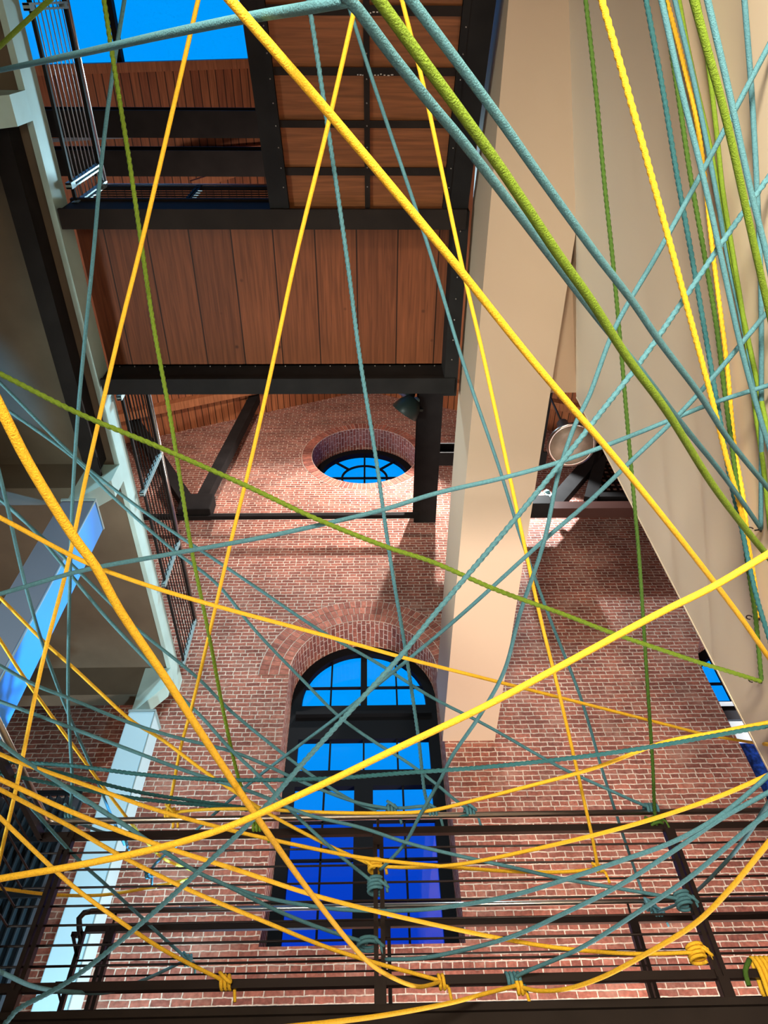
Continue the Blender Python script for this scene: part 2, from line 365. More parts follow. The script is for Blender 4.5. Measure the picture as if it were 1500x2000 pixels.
# other walls, floor, roof
struct(MB().box((-9.3, -5, -Z0), (-9, YW, 14)).build('wall_left', 'plaster'), 'plain plaster wall on the left', 'wall')
struct(MB().box((9, -5, -Z0), (9.3, YW, 14)).build('wall_right', 'plaster'), 'plain plaster wall on the right', 'wall')
vs, fs = plate([(-9, -Z0), (9, -Z0), (9, roof_h(9)), (XC, 18), (-9, roof_h(-9))], [], -5.3, -5)
struct(MB().add(vs, fs).build('wall_back', 'plaster'), 'plain wall behind the viewer', 'wall')
struct(MB().box((-9, -5, -Z0-.2), (9, YW, -Z0)).build('floor', 'floor'), 'tan floor below the ropes', 'floor')
SKY = dict(x0=-7.6, x1=-.9, y0=-3.5, y1=1.13)
def roofpatch(mb, x0, x1, y0, y1, t=.2):
    z0, z1 = roof_h(x0), roof_h(x1)
    mb.add([(x0,y0,z0),(x1,y0,z1),(x1,y1,z1),(x0,y1,z0),(x0,y0,z0+t),(x1,y0,z1+t),(x1,y1,z1+t),(x0,y1,z0+t)],
           [(0,3,2,1),(4,5,6,7),(0,1,5,4),(1,2,6,5),(2,3,7,6),(3,0,4,7)])
rb = MB()
roofpatch(rb, XC, 9.3, -5.3, YW+TH); roofpatch(rb, -9.3, XC, SKY['y1'], YW+TH); roofpatch(rb, -9.3, SKY['x0'], -5.3, SKY['y1'])
roofpatch(rb, SKY['x1'], XC, -5.3, SKY['y1']); roofpatch(rb, SKY['x0'], SKY['x1'], -5.3, SKY['y0'])
struct(rb.build('ceiling', 'deck'), 'roof of reddish wooden decking boards with a ridge', 'ceiling')
# skylight
w = thing('window_4', (-4, 1, roof_h(-4)), 'large roof skylight showing blue sky at upper left', 'skylight', kind='structure')
g = MB(); z0, z1 = roof_h(SKY['x0'])+.12, roof_h(SKY['x1'])+.12
g.add([(SKY['x0'], SKY['y0'], z0), (SKY['x1'], SKY['y0'], z1), (SKY['x1'], SKY['y1'], z1), (SKY['x0'], SKY['y1'], z0)], [(0, 1, 2, 3)])
g.build('window_glass', 'glass', w)
g = MB()
for x in (-7.6, -4.62, -1.6):
    g.box((x-.05, SKY['y0'], roof_h(x)-.02), (x+.05, SKY['y1'], roof_h(x)+.16))
g.build('window_frame', 'steel', w)
g = MB(); g.bar((SKY['x0'], 1.2, roof_h(SKY['x0'])-.1), (SKY['x1'], 1.2, roof_h(SKY['x1'])-.1), .16, .2); g.build('curb', 'rafter', w)

# ------------------------------------------------------------------ windows
def hY(py, Y): r = ray(722, py); return Y*r.z/r.y
def arch_window(idx, cx, label, second=False):
    YF = YW+TH; hw = 1.212; fw = .17
    w = thing('window_%d' % idx, (cx, YF, SILL), label, 'window', kind='structure')
    zt = [hY(1450, YF), hY(1385, YF)]
    # surrounding frame: arch outline minus glass openings
    holes = []
    xl, xr = cx-hw+fw, cx+hw-fw
    n = 16; rr = hw-fw; s2 = zt[1]
    # fan light halves (round top)
    for sgn in (-1, 1):
        pts = [(cx+sgn*.055, s2)]
        a_lo = math.asin(max(0, min(1, (s2-SPRING)/rr))) if s2 > SPRING else 0
        if s2 < SPRING: pts.append((cx+sgn*rr, s2))
        a_hi = math.acos(.055/rr)
        for i in range(n+1):
            a = a_lo+(a_hi-a_lo)*i/n; pts.append((cx+sgn*rr*math.cos(a), SPRING+rr*math.sin(a)))
        holes.append(pts)
    r1b, r1t = hY(1511, YF), zt[0]
    holes.append([(xl, r1b), (xr, r1b), (xr, r1t), (xl, r1t)])
    dt, db = hY(1542, YF), SILL+.26
    for a, b_ in ((xl+.01, cx-.14), (cx+.14, xr-.01)): holes.append([(a, db), (b_, db), (b_, dt), (a, dt)])
    vs, fs = plate([(cx-hw, SILL-.02), (cx+hw, SILL-.02)]+[(cx+hw*math.cos(math.pi*i/32), SPRING+hw*math.sin(math.pi*i/32)) for i in range(33)], holes, YF-.1, YF+.02)
    MB().add(vs, fs).build('window_frame', 'frame', w)
    mu = MB(); t = .028
    for sgn in (-1, 1):
        x = cx+sgn*.56; mu.box((x-t/2, YF-.08, s2), (x+t/2, YF-.03, SPRING+math.sqrt(rr*rr-.56**2)))
        z = hY(1348, YF); xe = math.sqrt(max(.01, rr*rr-(z-SPRING)**2)); mu.box((cx+sgn*.05, YF-.08, z-t/2), (cx+sgn*xe, YF-.03, z+t/2))
    for k in (-.5, 0, .5): mu.box((cx+k*rr*1.02-t/2, YF-.08, r1b), (cx+k*rr*1.02+t/2, YF-.03, r1t))
    for a, b_ in ((xl, cx-.14), (cx+.14, xr)):
        x = (a+b_)/2; mu.box((x-t/2, YF-.08, db), (x+t/2, YF-.03, dt))
        for k in range(1, 4): z = db+(dt-db)*k/4; mu.box((a, YF-.08, z-t/2), (b_, YF-.03, z+t/2))
    mu.build('muntin', 'frame', w)
    MB().bar((cx-hw+.1, YF-.14, (zt[0]+zt[1])/2+.12), (cx+hw-.1, YF-.14, (zt[0]+zt[1])/2+.12), .1, .06).build('transom_rail', 'frame', w)
    MB().box((cx-hw+.02, YF+.0, 5.84), (cx+hw-.02, YF+.01, SPRING+hw-.05)).build('window_glass', 'glass', w)
    MB().box((cx-hw+.02, YF+.0, SILL), (cx+hw-.02, YF+.01, 5.83)).build('tinted_window_glass', 'glass2', w)['label'] = 'darker blue lower panes'
    if second:
        a = MB(); a.box((cx-1.0, YF-.16, hY(1398, YF)), (cx+1, YF-.11, hY(1391, YF))); a.box((cx-1, YF-.16, hY(1470, YF)), (cx+1, YF-.11, hY(1430, YF))); a.build('blind', 'white', w)['label'] = 'white blind with added glow'
        MB().box((cx-1, YF-.15, hY(1426, YF)), (cx+1, YF-.11, hY(1405, YF))).build('transom_panel', 'grey', w)
        MB().box((cx-1, YF-.14, SILL), (cx+1, YF-.11, hY(1472, YF))).build('patterned_pane', 'blueglass', w)['label'] = 'mottled blue pane'
arch_window(1, XC, 'tall arched black framed window in the middle of the brick wall')
arch_window(2, WIN[1]['cx'], 'arched window peeking out beside the cream wall at right', True)
w = thing('window_3', (XC, YW+TH, ROUND_H-1.2), 'round black framed window high in the brick gable', 'window', kind='structure')
YF = YW+TH
vs, fs = plate(circ_pts(XC, ROUND_H, 1.24), [circ_pts(XC, ROUND_H, 1.06)], YF-.14, YF)
MB().add(vs, fs).build('window_frame', 'frame', w)
mu = MB()
for a in (0, 45, 90, 135, 180, 225, 270, 315):
    c, s_ = math.cos(R(a)), math.sin(R(a)); r0 = .0 if a % 90 == 0 else .55
    mu.bar((XC+r0*c, YF-.07, ROUND_H+r0*s_), (XC+1.1*c, YF-.07, ROUND_H+1.1*s_), .045, .045, (0, 1, 0))
vs, fs = plate(circ_pts(XC, ROUND_H, .575, 40), [circ_pts(XC, ROUND_H, .53, 40)], YF-.09, YF-.05); mu.add(vs, fs)
mu.build('muntin', 'frame', w)
vs, fs = plate(circ_pts(XC, ROUND_H, 1.1), [], YF-.02, YF-.01); MB().add(vs, fs).build('window_glass', 'glass', w)

# ------------------------------------------------------------------ cream beam, soffit, skew wall
BX0, BX1, BH0, BH1 = 1.06, 1.84, 6.51, 7.62
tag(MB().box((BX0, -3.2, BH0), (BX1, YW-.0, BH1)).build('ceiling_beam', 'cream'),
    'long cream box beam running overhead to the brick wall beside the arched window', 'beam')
# skew wall: starts at (1.5,0), runs 11.4 degrees off the beam
SA, SB = Vector((1.50-.2*4.2, -4.2)), Vector((2.19, 3.46)); sd = (SB-SA).normalized(); sn = Vector((sd.y, -sd.x))
def skew_box(mb, a, b_, t0, t1, z0, z1, bev=0):
    p, q = SA+sd*a, SA+sd*b_
    vs = [(*(p+sn*t0), z0), (*(q+sn*t0), z0), (*(q+sn*t1), z0), (*(p+sn*t1), z0), (*(p+sn*t0), z1), (*(q+sn*t0), z1), (*(q+sn*t1), z1), (*(p+sn*t1), z1)]
    return mb.add(vs, [(0,3,2,1),(4,5,6,7),(0,1,5,4),(1,2,6,5),(2,3,7,6),(3,0,4,7)])
SL = (SB-SA).length
mb = MB(); skew_box(mb, 0, SL, 0, .28, -Z0, 6.74)
struct(mb.build('wall_cream', 'creamw'), 'smooth cream wall standing at an angle on the right', 'wall')
mb = MB(); skew_box(mb, SL-.012, SL+.004, -.004, .284, -Z0, 6.74); struct(mb.build('trim_3', 'creamw'), 'thin pale edge bead at the end of the cream wall', 'trim')
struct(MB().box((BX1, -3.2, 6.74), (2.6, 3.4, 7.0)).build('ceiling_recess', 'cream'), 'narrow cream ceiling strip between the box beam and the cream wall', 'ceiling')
struct(MB().box((2.6, -5, 6.74), (9, 3.4, 7.0)).build('ceiling_side', 'plaster'), 'plaster ceiling beyond the cream wall', 'ceiling')
EX_hooks = []
for (px, py, which) in ((1486, 1034, 'upper screw hook on the cream wall where a teal rope turns back'),
                        (1487, 1330, 'lower screw hook on the cream wall where a green rope turns back'),
                        (1483, 1207, 'middle screw hook on the cream wall at the end of two yellow ropes')):
    r = ray(px, py); d = (SA.x-.2*SA.y)/(r.x-.2*r.y); p = r*d
    n3 = Vector((-sn.x, -sn.y, 0)); t = thing('wall_hook', p, which, 'hook', 'screw hooks in the cream wall')
    h = MB(); h.tube([p, p+n3*.03], .004, 8); pts = []
    for i in range(11):
        a = R(-90+27*i); pts.append(p+n3*(.045+.014*math.cos(a))+Vector((0, 0, .014+.014*math.sin(a)-.0)))
    h.tube(pts, .0035, 8); h.build('hook', 'rail', t)
    MB().lathe([(.001, .004), (.014, .004), (.014, 0), (.001, 0)], p, tuple(n3), 16).build('base_plate', 'rail', t)
    EX_hooks.append(p+n3*.045)

# ------------------------------------------------------------------ left balcony
BXE = -3.04; SH0, SH1 = 7.40, 7.72
struct(MB().box((-9, -5, SH0+.02), (BXE-.06, YW, SH1)).build('ceiling_balcony', 'concrete'), 'brown grey concrete underside of the left balcony', 'ceiling')
tag(MB().box((BXE-.06, -5, SH0), (BXE, YW, SH1+.02)).build('balcony_edge', 'fascia'), 'pale blue concrete edge of the left balcony', 'balcony edge')
for Y, lab in ((.86, 'concrete bracket under the balcony edge at upper left corner'), (4.80, 'pale concrete bracket above the blue column, middle left'), (8.45, 'pale concrete bracket above the light blue column near the brick wall')):
    t = thing('cantilever_bracket', (-3.2, Y, 6.6), lab, 'bracket', 'brackets under the balcony')
    yy0, yy1 = Y-.12, Y+.12
    vs = [(-3.42, yy0, 6.55), (BXE+.0, yy0, 7.05), (BXE, yy0, 7.4), (-3.42, yy0, 7.4)]; vs += [(x, yy1, z) for x, _, z in vs]
    MB().add(vs, [(0,1,2,3),(7,6,5,4),(0,4,5,1),(1,5,6,2),(2,6,7,3),(3,7,4,0)]).build('bracket', 'fascia', t)
    MB().box((-9, yy0, 6.9), (-3.42, yy1, 7.42)).build('cross_beam', 'concrete', t)
for Y, lab in ((.86, 'pale column at the upper left edge of the photo'), (4.80, 'tall blue lit square column at middle left'), (8.45, 'light blue square column in front of the brick wall at lower left')):
    t = thing('square_column', (-3.25, Y, -Z0), lab, 'column', 'square columns under the balcony')
    MB().box((-3.42, Y-.2, -Z0), (-3.06, Y+.2, 6.53), .012).build('shaft', 'column_shaded' if Y == 4.80 else 'column', t)
    if Y == 4.80: MB().box((-3.062, Y-.198, -Z0), (-3.052, Y+.2, 6.53)).build('lit_face_plate', 'column_blue_lit', t)['label'] = 'side face coloured as lit by blue light'  # plate added to carry blue light on this face in its colour
    MB().box((-3.43, Y-.21, 6.53), (-3.045, Y+.21, 6.56)).build('cap_plate', 'galv', t)
    MB().box((-3.055, Y-.205, -Z0), (-3.046, Y-.188, 6.53)).build('edge_strip', 'galv', t)
tag(MB().box((-3.36, 1.0, 7.15), (-3.18, 4.6, 7.4)).build('steel_beam', 'steel'), 'dark steel beam under the concrete balcony at far left', 'beam')
tag(MB().bar((-3.34, 4.6, 7.16), (-3.18, 4.6, 7.16), .34, .03, (0,0,1)).build('bearing_plate', 'steel'), 'dark steel plate at the end of the balcony beam', 'plate')

def railing(name, runs, posts, base, top, label, group, mats=('rail', 'chrome', 'rail'), nrod=7, rodr=.0065, hand_r=.021, flat_top=None, bottom=None, pw=.04):
    """runs: polyline of (x,y); posts: (x,y,direction)"""
    t = thing(name, (runs[0][0], runs[0][1], base), label, 'railing', group)
    def line(z): return [(x, y, z) for x, y in runs]
    h = MB(); pts = [Vector(p) for p in line(top)]
    sm = []
    for i, p in enumerate(pts):               # rounded corners
        if 0 < i < len(pts)-1:
            a = (pts[i-1]-p).normalized()*.06; c = (pts[i+1]-p).normalized()*.06
            for k in range(6): u = k/5; sm.append((p+a)*(1-u)**2+p*2*u*(1-u)+(p+c)*u*u)
        else: sm.append(p)
    h.tube(sm, hand_r, 14); h.build('handrail', mats[1], t)
    ft = flat_top if flat_top is not None else top-.08; bt = bottom if bottom is not None else base+.1
    f1 = MB()
    for i in range(len(pts)-1):
        p, q = pts[i], pts[i+1]
        f1.bar((p.x, p.y, ft), (q.x, q.y, ft), .035, .045)
    f1.build('top_bar', mats[0], t)
    f2 = MB()
    for i in range(len(pts)-1):
        p, q = pts[i], pts[i+1]; f2.bar((p.x, p.y, bt), (q.x, q.y, bt), .03, .045)
    f2.build('bottom_bar', mats[0], t)
    for k in range(nrod):
        z = bt+(ft-bt)*(k+1)/(nrod+1); rd = MB()
        for i in range(len(pts)-1):
            p, q = pts[i], pts[i+1]; rd.tube([(p.x, p.y, z), (q.x, q.y, z)], rodr, 6)
        rd.build('rod', mats[2], t)
    for (x, y, d) in posts:
        p = MB(); dx, dy = (pw/2, 0) if d == 'x' else (0, pw/2)
        for s_ in (-1, 1):
            if d == 'x': p.box((x+s_*dx-.013, y-.024, base), (x+s_*dx+.013, y+.024, ft+.02))
            else: p.box((x-.028, y+s_*dy-.008, base), (x+.028, y+s_*dy+.008, ft+.02))
        p.box((x-.03, y-.03, base), (x+.03, y+.03, base+.12)); p.box((x-.03, y-.03, ft-.1), (x+.03, y+.03, ft-.02))
        po = p.build('post', mats[0] if len(mats) < 4 else mats[3], t)
        q = MB(); q.tube([(x, y, ft), (x, y, top-.01)], .009, 8); q.build('handrail_bracket', mats[0], po)
    return t
PB = 'pale edged steel posts'
railing('balcony_railing', [(-2.98, -2.6), (-2.98, 1.80)], [(-2.98, -1.6, 'y'), (-2.98, .14, 'y'), (-2.98, 1.60, 'y'), (-2.96, 1.78, 'y')],
        7.72, 8.80, 'steel railing around the upper left opening below the skylight', 'upper level railings', ('steel', 'chrome', 'chrome', 'galv'), 7, .006, .024)
railing('footbridge_railing', [(-2.98, 1.82), (-.97, 1.82)], [(-1.9, 1.82, 'x')], 7.88, 8.80, 'steel railing along the front edge of the footbridge left of the stairs', 'upper level railings', ('steel', 'chrome', 'steel'), 6, .008, .024)
railing('balcony_railing', [(-2.98, 3.85), (-2.98, 8.75)], [(-2.98, 3.95, 'y'), (-2.98, 5.35, 'y'), (-2.98, 6.95, 'y'), (-2.98, 8.65, 'y')],
        7.72, 8.80, 'steel railing of the left balcony running back to the brick wall', 'upper level railings', ('steel', 'chrome', 'steel', 'galv'), 7, .009, .024)

# ------------------------------------------------------------------ overhead footbridge
t = thing('footbridge', (-1, 2.7, 7.4), 'overhead footbridge with reddish fir plank underside framed in black steel', 'footbridge')
MB().box((BXE, 1.9, 7.80), (.87, 3.6, 7.86)).build('plank_soffit', 'plank', t)
a = MB(); a.box((BXE+.02, 1.74, 7.40), (.98, 1.93, 7.44)); a.box((BXE+.02, 1.76, 7.44), (.98, 1.80, 7.86)); a.box((BXE, 1.74, 7.82), (.98, 1.93, 7.88)); a.build('front_beam', 'steel_b', t)
a = MB(); a.box((BXE+.02, 3.55, 7.40), (.98, 3.74, 7.44)); a.box((BXE+.02, 3.57, 7.44), (.98, 3.66, 7.88)); a.box((BXE, 3.55, 7.80), (.98, 3.78, 7.90)); a.build('rear_beam', 'steel', t)
a = MB(); a.box((.86, 1.76, 7.42), (1.01, 3.78, 7.88)); a.build('side_beam', 'steel', t)
for k in range(22): MB().sphere((-2.9+k*.175, 3.56, 7.76), .009, 6).build('bolt_head', 'bolt', t)
for k in range(8): MB().sphere((.93, 1.95+k*.23, 7.417), .009, 6).build('bolt_head', 'bolt', t)

# ------------------------------------------------------------------ staircase underside
SS = .464
def sh(Y): return 7.47-.464*(1.76-Y)
def stair_Y(py):                              # pixel row on the stair's underside plane
    r = ray(722, py); k = (7.47-.464*1.76)/(r.z-.464*r.y); return (r*k).y
t = thing('staircase', (0, 1.7, 7.3), 'underside of a flight of stairs with wooden panels in a black steel grid', 'staircase')
Y0, Y1 = -3.2, 1.74
def inc(mb, x0, x1, ya, yb, dz0, dz1):
    vs = [(x0, ya, sh(ya)+dz0), (x1, ya, sh(ya)+dz0), (x1, yb, sh(yb)+dz0), (x0, yb, sh(yb)+dz0), (x0, ya, sh(ya)+dz1), (x1, ya, sh(ya)+dz1), (x1, yb, sh(yb)+dz1), (x0, yb, sh(yb)+dz1)]
    return mb.add(vs, [(0,3,2,1),(4,5,6,7),(0,1,5,4),(1,2,6,5),(2,3,7,6),(3,0,4,7)])
bars = [(10, 31), (132, 148), (236, 250), (328, 343)]
ed = [(stair_Y(a), stair_Y(b_)) for a, b_ in bars]
step = ed[1][0]-ed[0][0]
k = 1
while ed[0][0]-step > Y0: ed.insert(0, (ed[0][0]-step, ed[0][1]-step))
bounds = [Y0]+[v for e in ed for v in e]+[Y1]
for i in range(0, len(bounds)-1, 2):
    for x0, x1 in ((-.78, -.02), (.02, .76)):
        p = MB(); inc(p, x0, x1, bounds[i]-.02, bounds[i+1]+.02, .03, .06); p.build('wood_panel', 'panel', t)
for e in ed:
    p = MB(); inc(p, -.78, .76, e[0], e[1], 0, .05); o = p.build('cross_bar', 'steel_b', t)
p = MB(); inc(p, -.025, .025, Y0, Y1, -.004, .046); cb_ = p.build('centre_bar', 'steel_b', t)
p = MB(); inc(p, -.96, -.77, Y0, Y1, -.02, .02); inc(p, -.90, -.86, Y0, Y1, .02, .42); inc(p, -.83, -.77, Y0, Y1, -.03, .03); p.build('stringer', 'steel', t)
p = MB(); inc(p, .74, .99, Y0, Y1, -.02, .02); inc(p, .93, .97, Y0, Y1, .02, .42); inc(p, .74, .80, Y0, Y1, -.03, .03); p.build('stringer', 'steel', t)
for k in range(26):
    Y = Y0+.1+k*.185
    for x in (0, -.80, .78): MB().sphere((x, Y, sh(Y)-(.006 if x == 0 else .032)), .0075, 6).build('rivet', 'bolt', t)
random.seed(3)
for (px0, px1, py) in ((705, 770, 146), (722, 742, 24)):          # worn chalk strokes on two cross bars
    q = MB(); x = px0
    while x < px1:
        L_ = random.uniform(1.5, 5); Yc = stair_Y(py+random.uniform(-1.4, 1.4)); X0 = (x-722)/215; X1 = (x+L_-722)/215
        inc(q, X0, X1, Yc-.004, Yc+.004, -.002, .001); x += L_+random.uniform(1, 4)
    q.build('chalk_mark', 'chalk', t)

# ------------------------------------------------------------------ roof steel and timber
g = 'roof steelwork'
t = MB(); t.ibeam((-8.6, 1.62, 12.1), (-.2, 1.62, 12.1), .36, .35, .03); tag(t.build('roof_beam', 'steel'), 'wide dark steel roof beam seen between skylight and railing, upper one', 'beam', g)
t = MB(); t.ibeam((-8.6, 2.15, 12.1), (-.2, 2.15, 12.1), .36, .35, .03); tag(t.build('roof_beam', 'steel'), 'dark steel roof beam just above the upper left handrail, lower one', 'beam', g)
t = MB(); t.bar((-8.0, 1.95, 12.0), (-.4, 1.50, 12.0), .05, .05); t.bar((-8.0, 2.02, 12.0), (-.4, 1.62, 12.0), .05, .05)
tag(t.build('tie_rod', 'grey'), 'slanting blue grey steel tie below the upper dark roof beam', 'tie rod')
t = MB(); p, q = at(375, 362, 13.6), at(500, 322, 13.9); t.bar(p, p+(q-p)*1.3, .16, .16); tag(t.build('timber_brace', 'rafter'), 'slanted timber brace above the upper left railing', 'brace')
t = MB(); t.bar((-8.5, 2.75, roof_h(-8.5)-.1), (XC, 2.75, roof_h(XC)-.1), .16, .2); tag(t.build('timber_rafter', 'rafter'), 'timber rafter crossing the roof above the upper left railing', 'rafter', 'timber rafters')
t = MB(); t.bar((-8.5, 8.2, roof_h(-8.5)-.12), (XC, 8.2, roof_h(XC)-.12), .2, .2); tag(t.build('timber_rafter', 'rafter'), 'timber rafter sloping in front of the brick gable left of the round window', 'rafter', 'timber rafters')
t = MB(); t.bar((XC, 8.2, roof_h(XC)-.12), (8.5, 8.2, roof_h(8.5)-.12), .2, .2); tag(t.build('timber_rafter', 'rafter'), 'timber rafter on the right roof slope behind the cream beam', 'rafter', 'timber rafters')
# truss in front of the brick wall
YT = 8.55
def aT(px, py): return at_Y(px, py, YT)
t = thing('steel_truss', (-3, YT, 11.5), 'black steel truss with V shaped struts in front of the brick gable, left half', 'truss', g)
p = aT(862, 1006); MB().bar((-9, YT, p.z), (1.0, YT, p.z), .09, .10).build('bottom_chord', 'steel', t)
MB().bar(aT(385, 1000), aT(520, 735), .24, .24, (0, 1, 0)).build('strut', 'steel', t)
MB().bar(aT(378, 1000), aT(200, 735), .26, .26, (0, 1, 0)).build('strut', 'steel', t)
c = aT(385, 1004); MB().box((c.x-.36, YT-.2, c.z-.10), (c.x+.3, YT+.1, c.z+.45), .03).build('gusset', 'steel', t)
t = thing('steel_truss', (3.4, YT, 11.5), 'black steel truss with forked struts on the right, beyond the dome lamp', 'truss', g)
p = aT(1024, 996); MB().bar(p, (9, YT, p.z), .24, .24).build('bottom_chord', 'brace', t)
MB().bar(aT(1078, 992), aT(1185, 868), .30, .22, (0, 1, 0)).build('strut', 'steel', t)
MB().bar(aT(1152, 980), aT(1180, 868), .26, .22, (0, 1, 0)).build('strut', 'steel', t)
c = aT(1050, 996); MB().box((c.x-.28, YT-.25, c.z-.14), (c.x+.24, YT+.1, c.z+.18), .02).build('gusset', 'steel', t)
MB().bar(aT(1158, 973), aT(1250, 973), .2, .16).build('upper_chord', 'steel', t)
p0, p1 = aT(1080, 978), aT(1068, 962); a = MB(); a.bar(p0, p1, .12, .05, (0, 1, 0)); a.sphere(p1, .07, 8); a.build('clamp', 'cyan', t)['label'] = 'shiny pale blue clamp'
# perforated screen
c0, c1 = at_Y(1163, 968, 8.75), at_Y(1250, 880, 8.75); hx = []; n1, n2 = 11, 11
hx = []
for i in range(n1):
    for j in range(n2):
        x = c0.x+(i+.5)*(c1.x-c0.x)/n1; z = c0.z+(j+.5)*(c1.z-c0.z)/n2; rx, rz = (c1.x-c0.x)/n1*.3, (c1.z-c0.z)/n2*.3
        hx.append([(x-rx, z-rz), (x+rx, z-rz), (x+rx, z+rz), (x-rx, z+rz)])
vs, fs = plate([(c0.x, c0.z), (c1.x, c0.z), (c1.x, c1.z), (c0.x, c1.z)], hx, 8.75, 8.765)
MB().add(vs, fs).build('perforated_panel', 'steel', t)
# Y-running steel
t = MB(); t.ibeam((1.15, 3.9, 12.1), (1.15, YW, 12.1), .46, .4, .03); tag(t.build('floor_beam', 'steel'), 'black steel beam running back to the brick wall right of the round window', 'beam', g)
t = MB(); t.ibeam((3.2, 3.9, 12.1), (3.2, 7.45, 12.1), .42, .4, .03); tag(t.build('floor_beam', 'steel'), 'black steel beam between the cream beam and the dome lamp', 'beam', g)
t = MB(); t.ibeam((.95, 7.45, 12.1), (3.5, 7.45, 12.1), .3, .38, .03); tag(t.build('cross_beam', 'steel'), 'black steel cross beam behind the cream box beam', 'beam', g)
t = MB(); t.box((-2.35, 6.85, 15.6), (-2.15, 7.05, roof_h(-2.2))); tag(t.build('hanger_post', 'steel'), 'short dark post hanging from the roof left of the round window', 'post', g)

# dome lamp
c = at(1116, 869, 8.8); ax = (-ray(1116, 869).normalized()*.85 + Vector((.22, .42, -.30))*.85).normalized()
t = thing('dome_lamp', c, 'large round dome lamp hanging between the cream beam and the cream wall', 'lamp')
rr = .285
MB().lathe([(.05, -.62), (.075, -.60), (.08, -.40), (.13, -.30), (.20, -.18), (rr, .0), (rr+.005, .012), (rr-.012, .012), (.19, -.17), (.02, -.3)], c, tuple(ax), 40).build('housing', 'shell', t)
MB().lathe([(.0005, -.012), (.12, -.006), (rr-.02, .004), (rr-.012, -.004)], c, tuple(ax), 40).build('lens', 'lens', t)
MB().lathe([(rr-.018, .016), (rr+.012, .018), (rr+.016, -.012), (rr-.004, -.014), (rr-.018, .016)], c, tuple(ax), 40).build('rim', 'chrome', t)
a = MB(); p = c-ax*.6; a.tube([p, p+Vector((0, 0, .5)), Vector((p.x, p.y, roof_h(p.x)))], .015, 8); a.build('stem', 'shell', t)
for (px, py, d, lab, tl) in ((784, 768, 13.4, 'dark round spotlight tucked under the footbridge edge, upper of two', .1), (790, 806, 13.2, 'dark round spotlight beside the black beam above the round window, lower of two', .3)):
    c = at(px, py, d); t = thing('spotlight', c, lab, 'spotlight', 'spotlights on the black beam'); ax = Vector((-.45, .62, -.5+tl)).normalized()
    MB().lathe([(.001, -.34), (.13, -.32), (.22, -.17), (.27, .0), (.26, .01), (.001, .0)], c, tuple(ax), 24).build('housing', 'darklamp', t)
    MB().bar(c-ax*.1, Vector((1.0, c.y, c.z+.1)), .05, .05).build('mount', 'darklamp', t)
    q = MB(); q.lathe([(.001, .0), (.06, .0), (.065, .01), (.001, .018)], c-ax*.16+Vector((.12, -.12, -.02)), (.2, -.8, -.5), 16); q.build('reflector', 'cyan', t)

# louvred screen, lower left
t = thing('louvred_screen', (-4.2, 7, 2.0), 'dark louvred metal screen in the lower left corner', 'screen')
MB().box((-5.4, 7.06, 1.9), (-3.12, 7.1, 4.45)).build('backing', 'slat', t)
for k in range(26):
    x = -5.36+k*.088; a = MB(); a.bar((x, 7.0, 1.9), (x, 7.0, 4.42), .018, .09, (0.35, 1, 0)); a.build('louvre', 'slat', t)
for z in (1.9, 3.35, 3.9, 4.42): MB().box((-5.4, 6.94, z), (-3.1, 6.97, z+.05)).build('cross_bar', 'frame', t)

# ------------------------------------------------------------------ lower walkway
Y1R, Y2R = 4.40, 5.62; HB = 1.50
t = thing('walkway', (0, 5, HB), 'lower steel walkway across the bottom of the photo in front of the brick wall', 'walkway')
MB().box((-8.9, Y1R-.06, HB-.32), (8.9, Y1R+.02, HB-.02)).build('edge_beam', 'steel_b', t)
MB().box((-8.9, Y1R, HB-.12), (8.9, Y2R+.08, HB-.05)).build('deck', 'steel_b', t)
MB().box((-8.9, Y1R-.09, HB-.04), (8.9, Y1R+.04, HB-.005)).build('toe_flange', 'steel_b', t)
PX = [-1.94, .04, 1.93, 3.85]
railing('walkway_railing', [(-2.12, 3.05), (-2.12, Y1R), (5.6, Y1R)], [(x, Y1R, 'x') for x in PX]+[(-2.12, 3.2, 'y')], HB, 2.605,
        'near railing of the lower walkway with ropes knotted to its bars', 'walkway railings', flat_top=2.50, bottom=1.635, nrod=7)
railing('walkway_railing', [(-2.12, Y2R), (5.6, Y2R)], [(x, Y2R, 'x') for x in (-1.93, .10, 1.95, 3.85)], HB, 2.60,
        'far railing of the lower walkway closest to the brick wall', 'walkway railings', flat_top=2.47, bottom=1.635, nrod=7)
t = MB(); p = Vector((-2.12, Y2R, 2.60)); pts = [p, p+Vector((-.05, 0, -.01)), p+Vector((-.075, 0, -.05)), p+Vector((-.05, 0, -.12)), p+Vector((-.01, 0, -.2))]
t.tube(pts, .021, 12); tag(t.build('handrail_return', 'rail'), 'curved dark end of the far walkway handrail at lower left', 'handrail end')
t = MB(); x = -2.13
t.box((x-.015, Y2R-.02, HB), (x+.015, Y2R+.02, 2.45)); t.box((x-.08, Y2R-.02, 2.42), (x, Y2R+.02, 2.45)); t.bar((x-.07, Y2R, 2.43), (x+.01, Y2R, 2.28), .04, .02)
for z in (2.1, 1.8): t.bar((x-.09, Y2R, z+.02), (x, Y2R, z+.02), .015, .015); t.bar((x-.085, Y2R, z+.02), (x-.01, Y2R, z-.1), .015, .015)
tag(t.build('rail_end_post', 'rail'), 'notched dark end post of the far walkway railing at lower left', 'post')

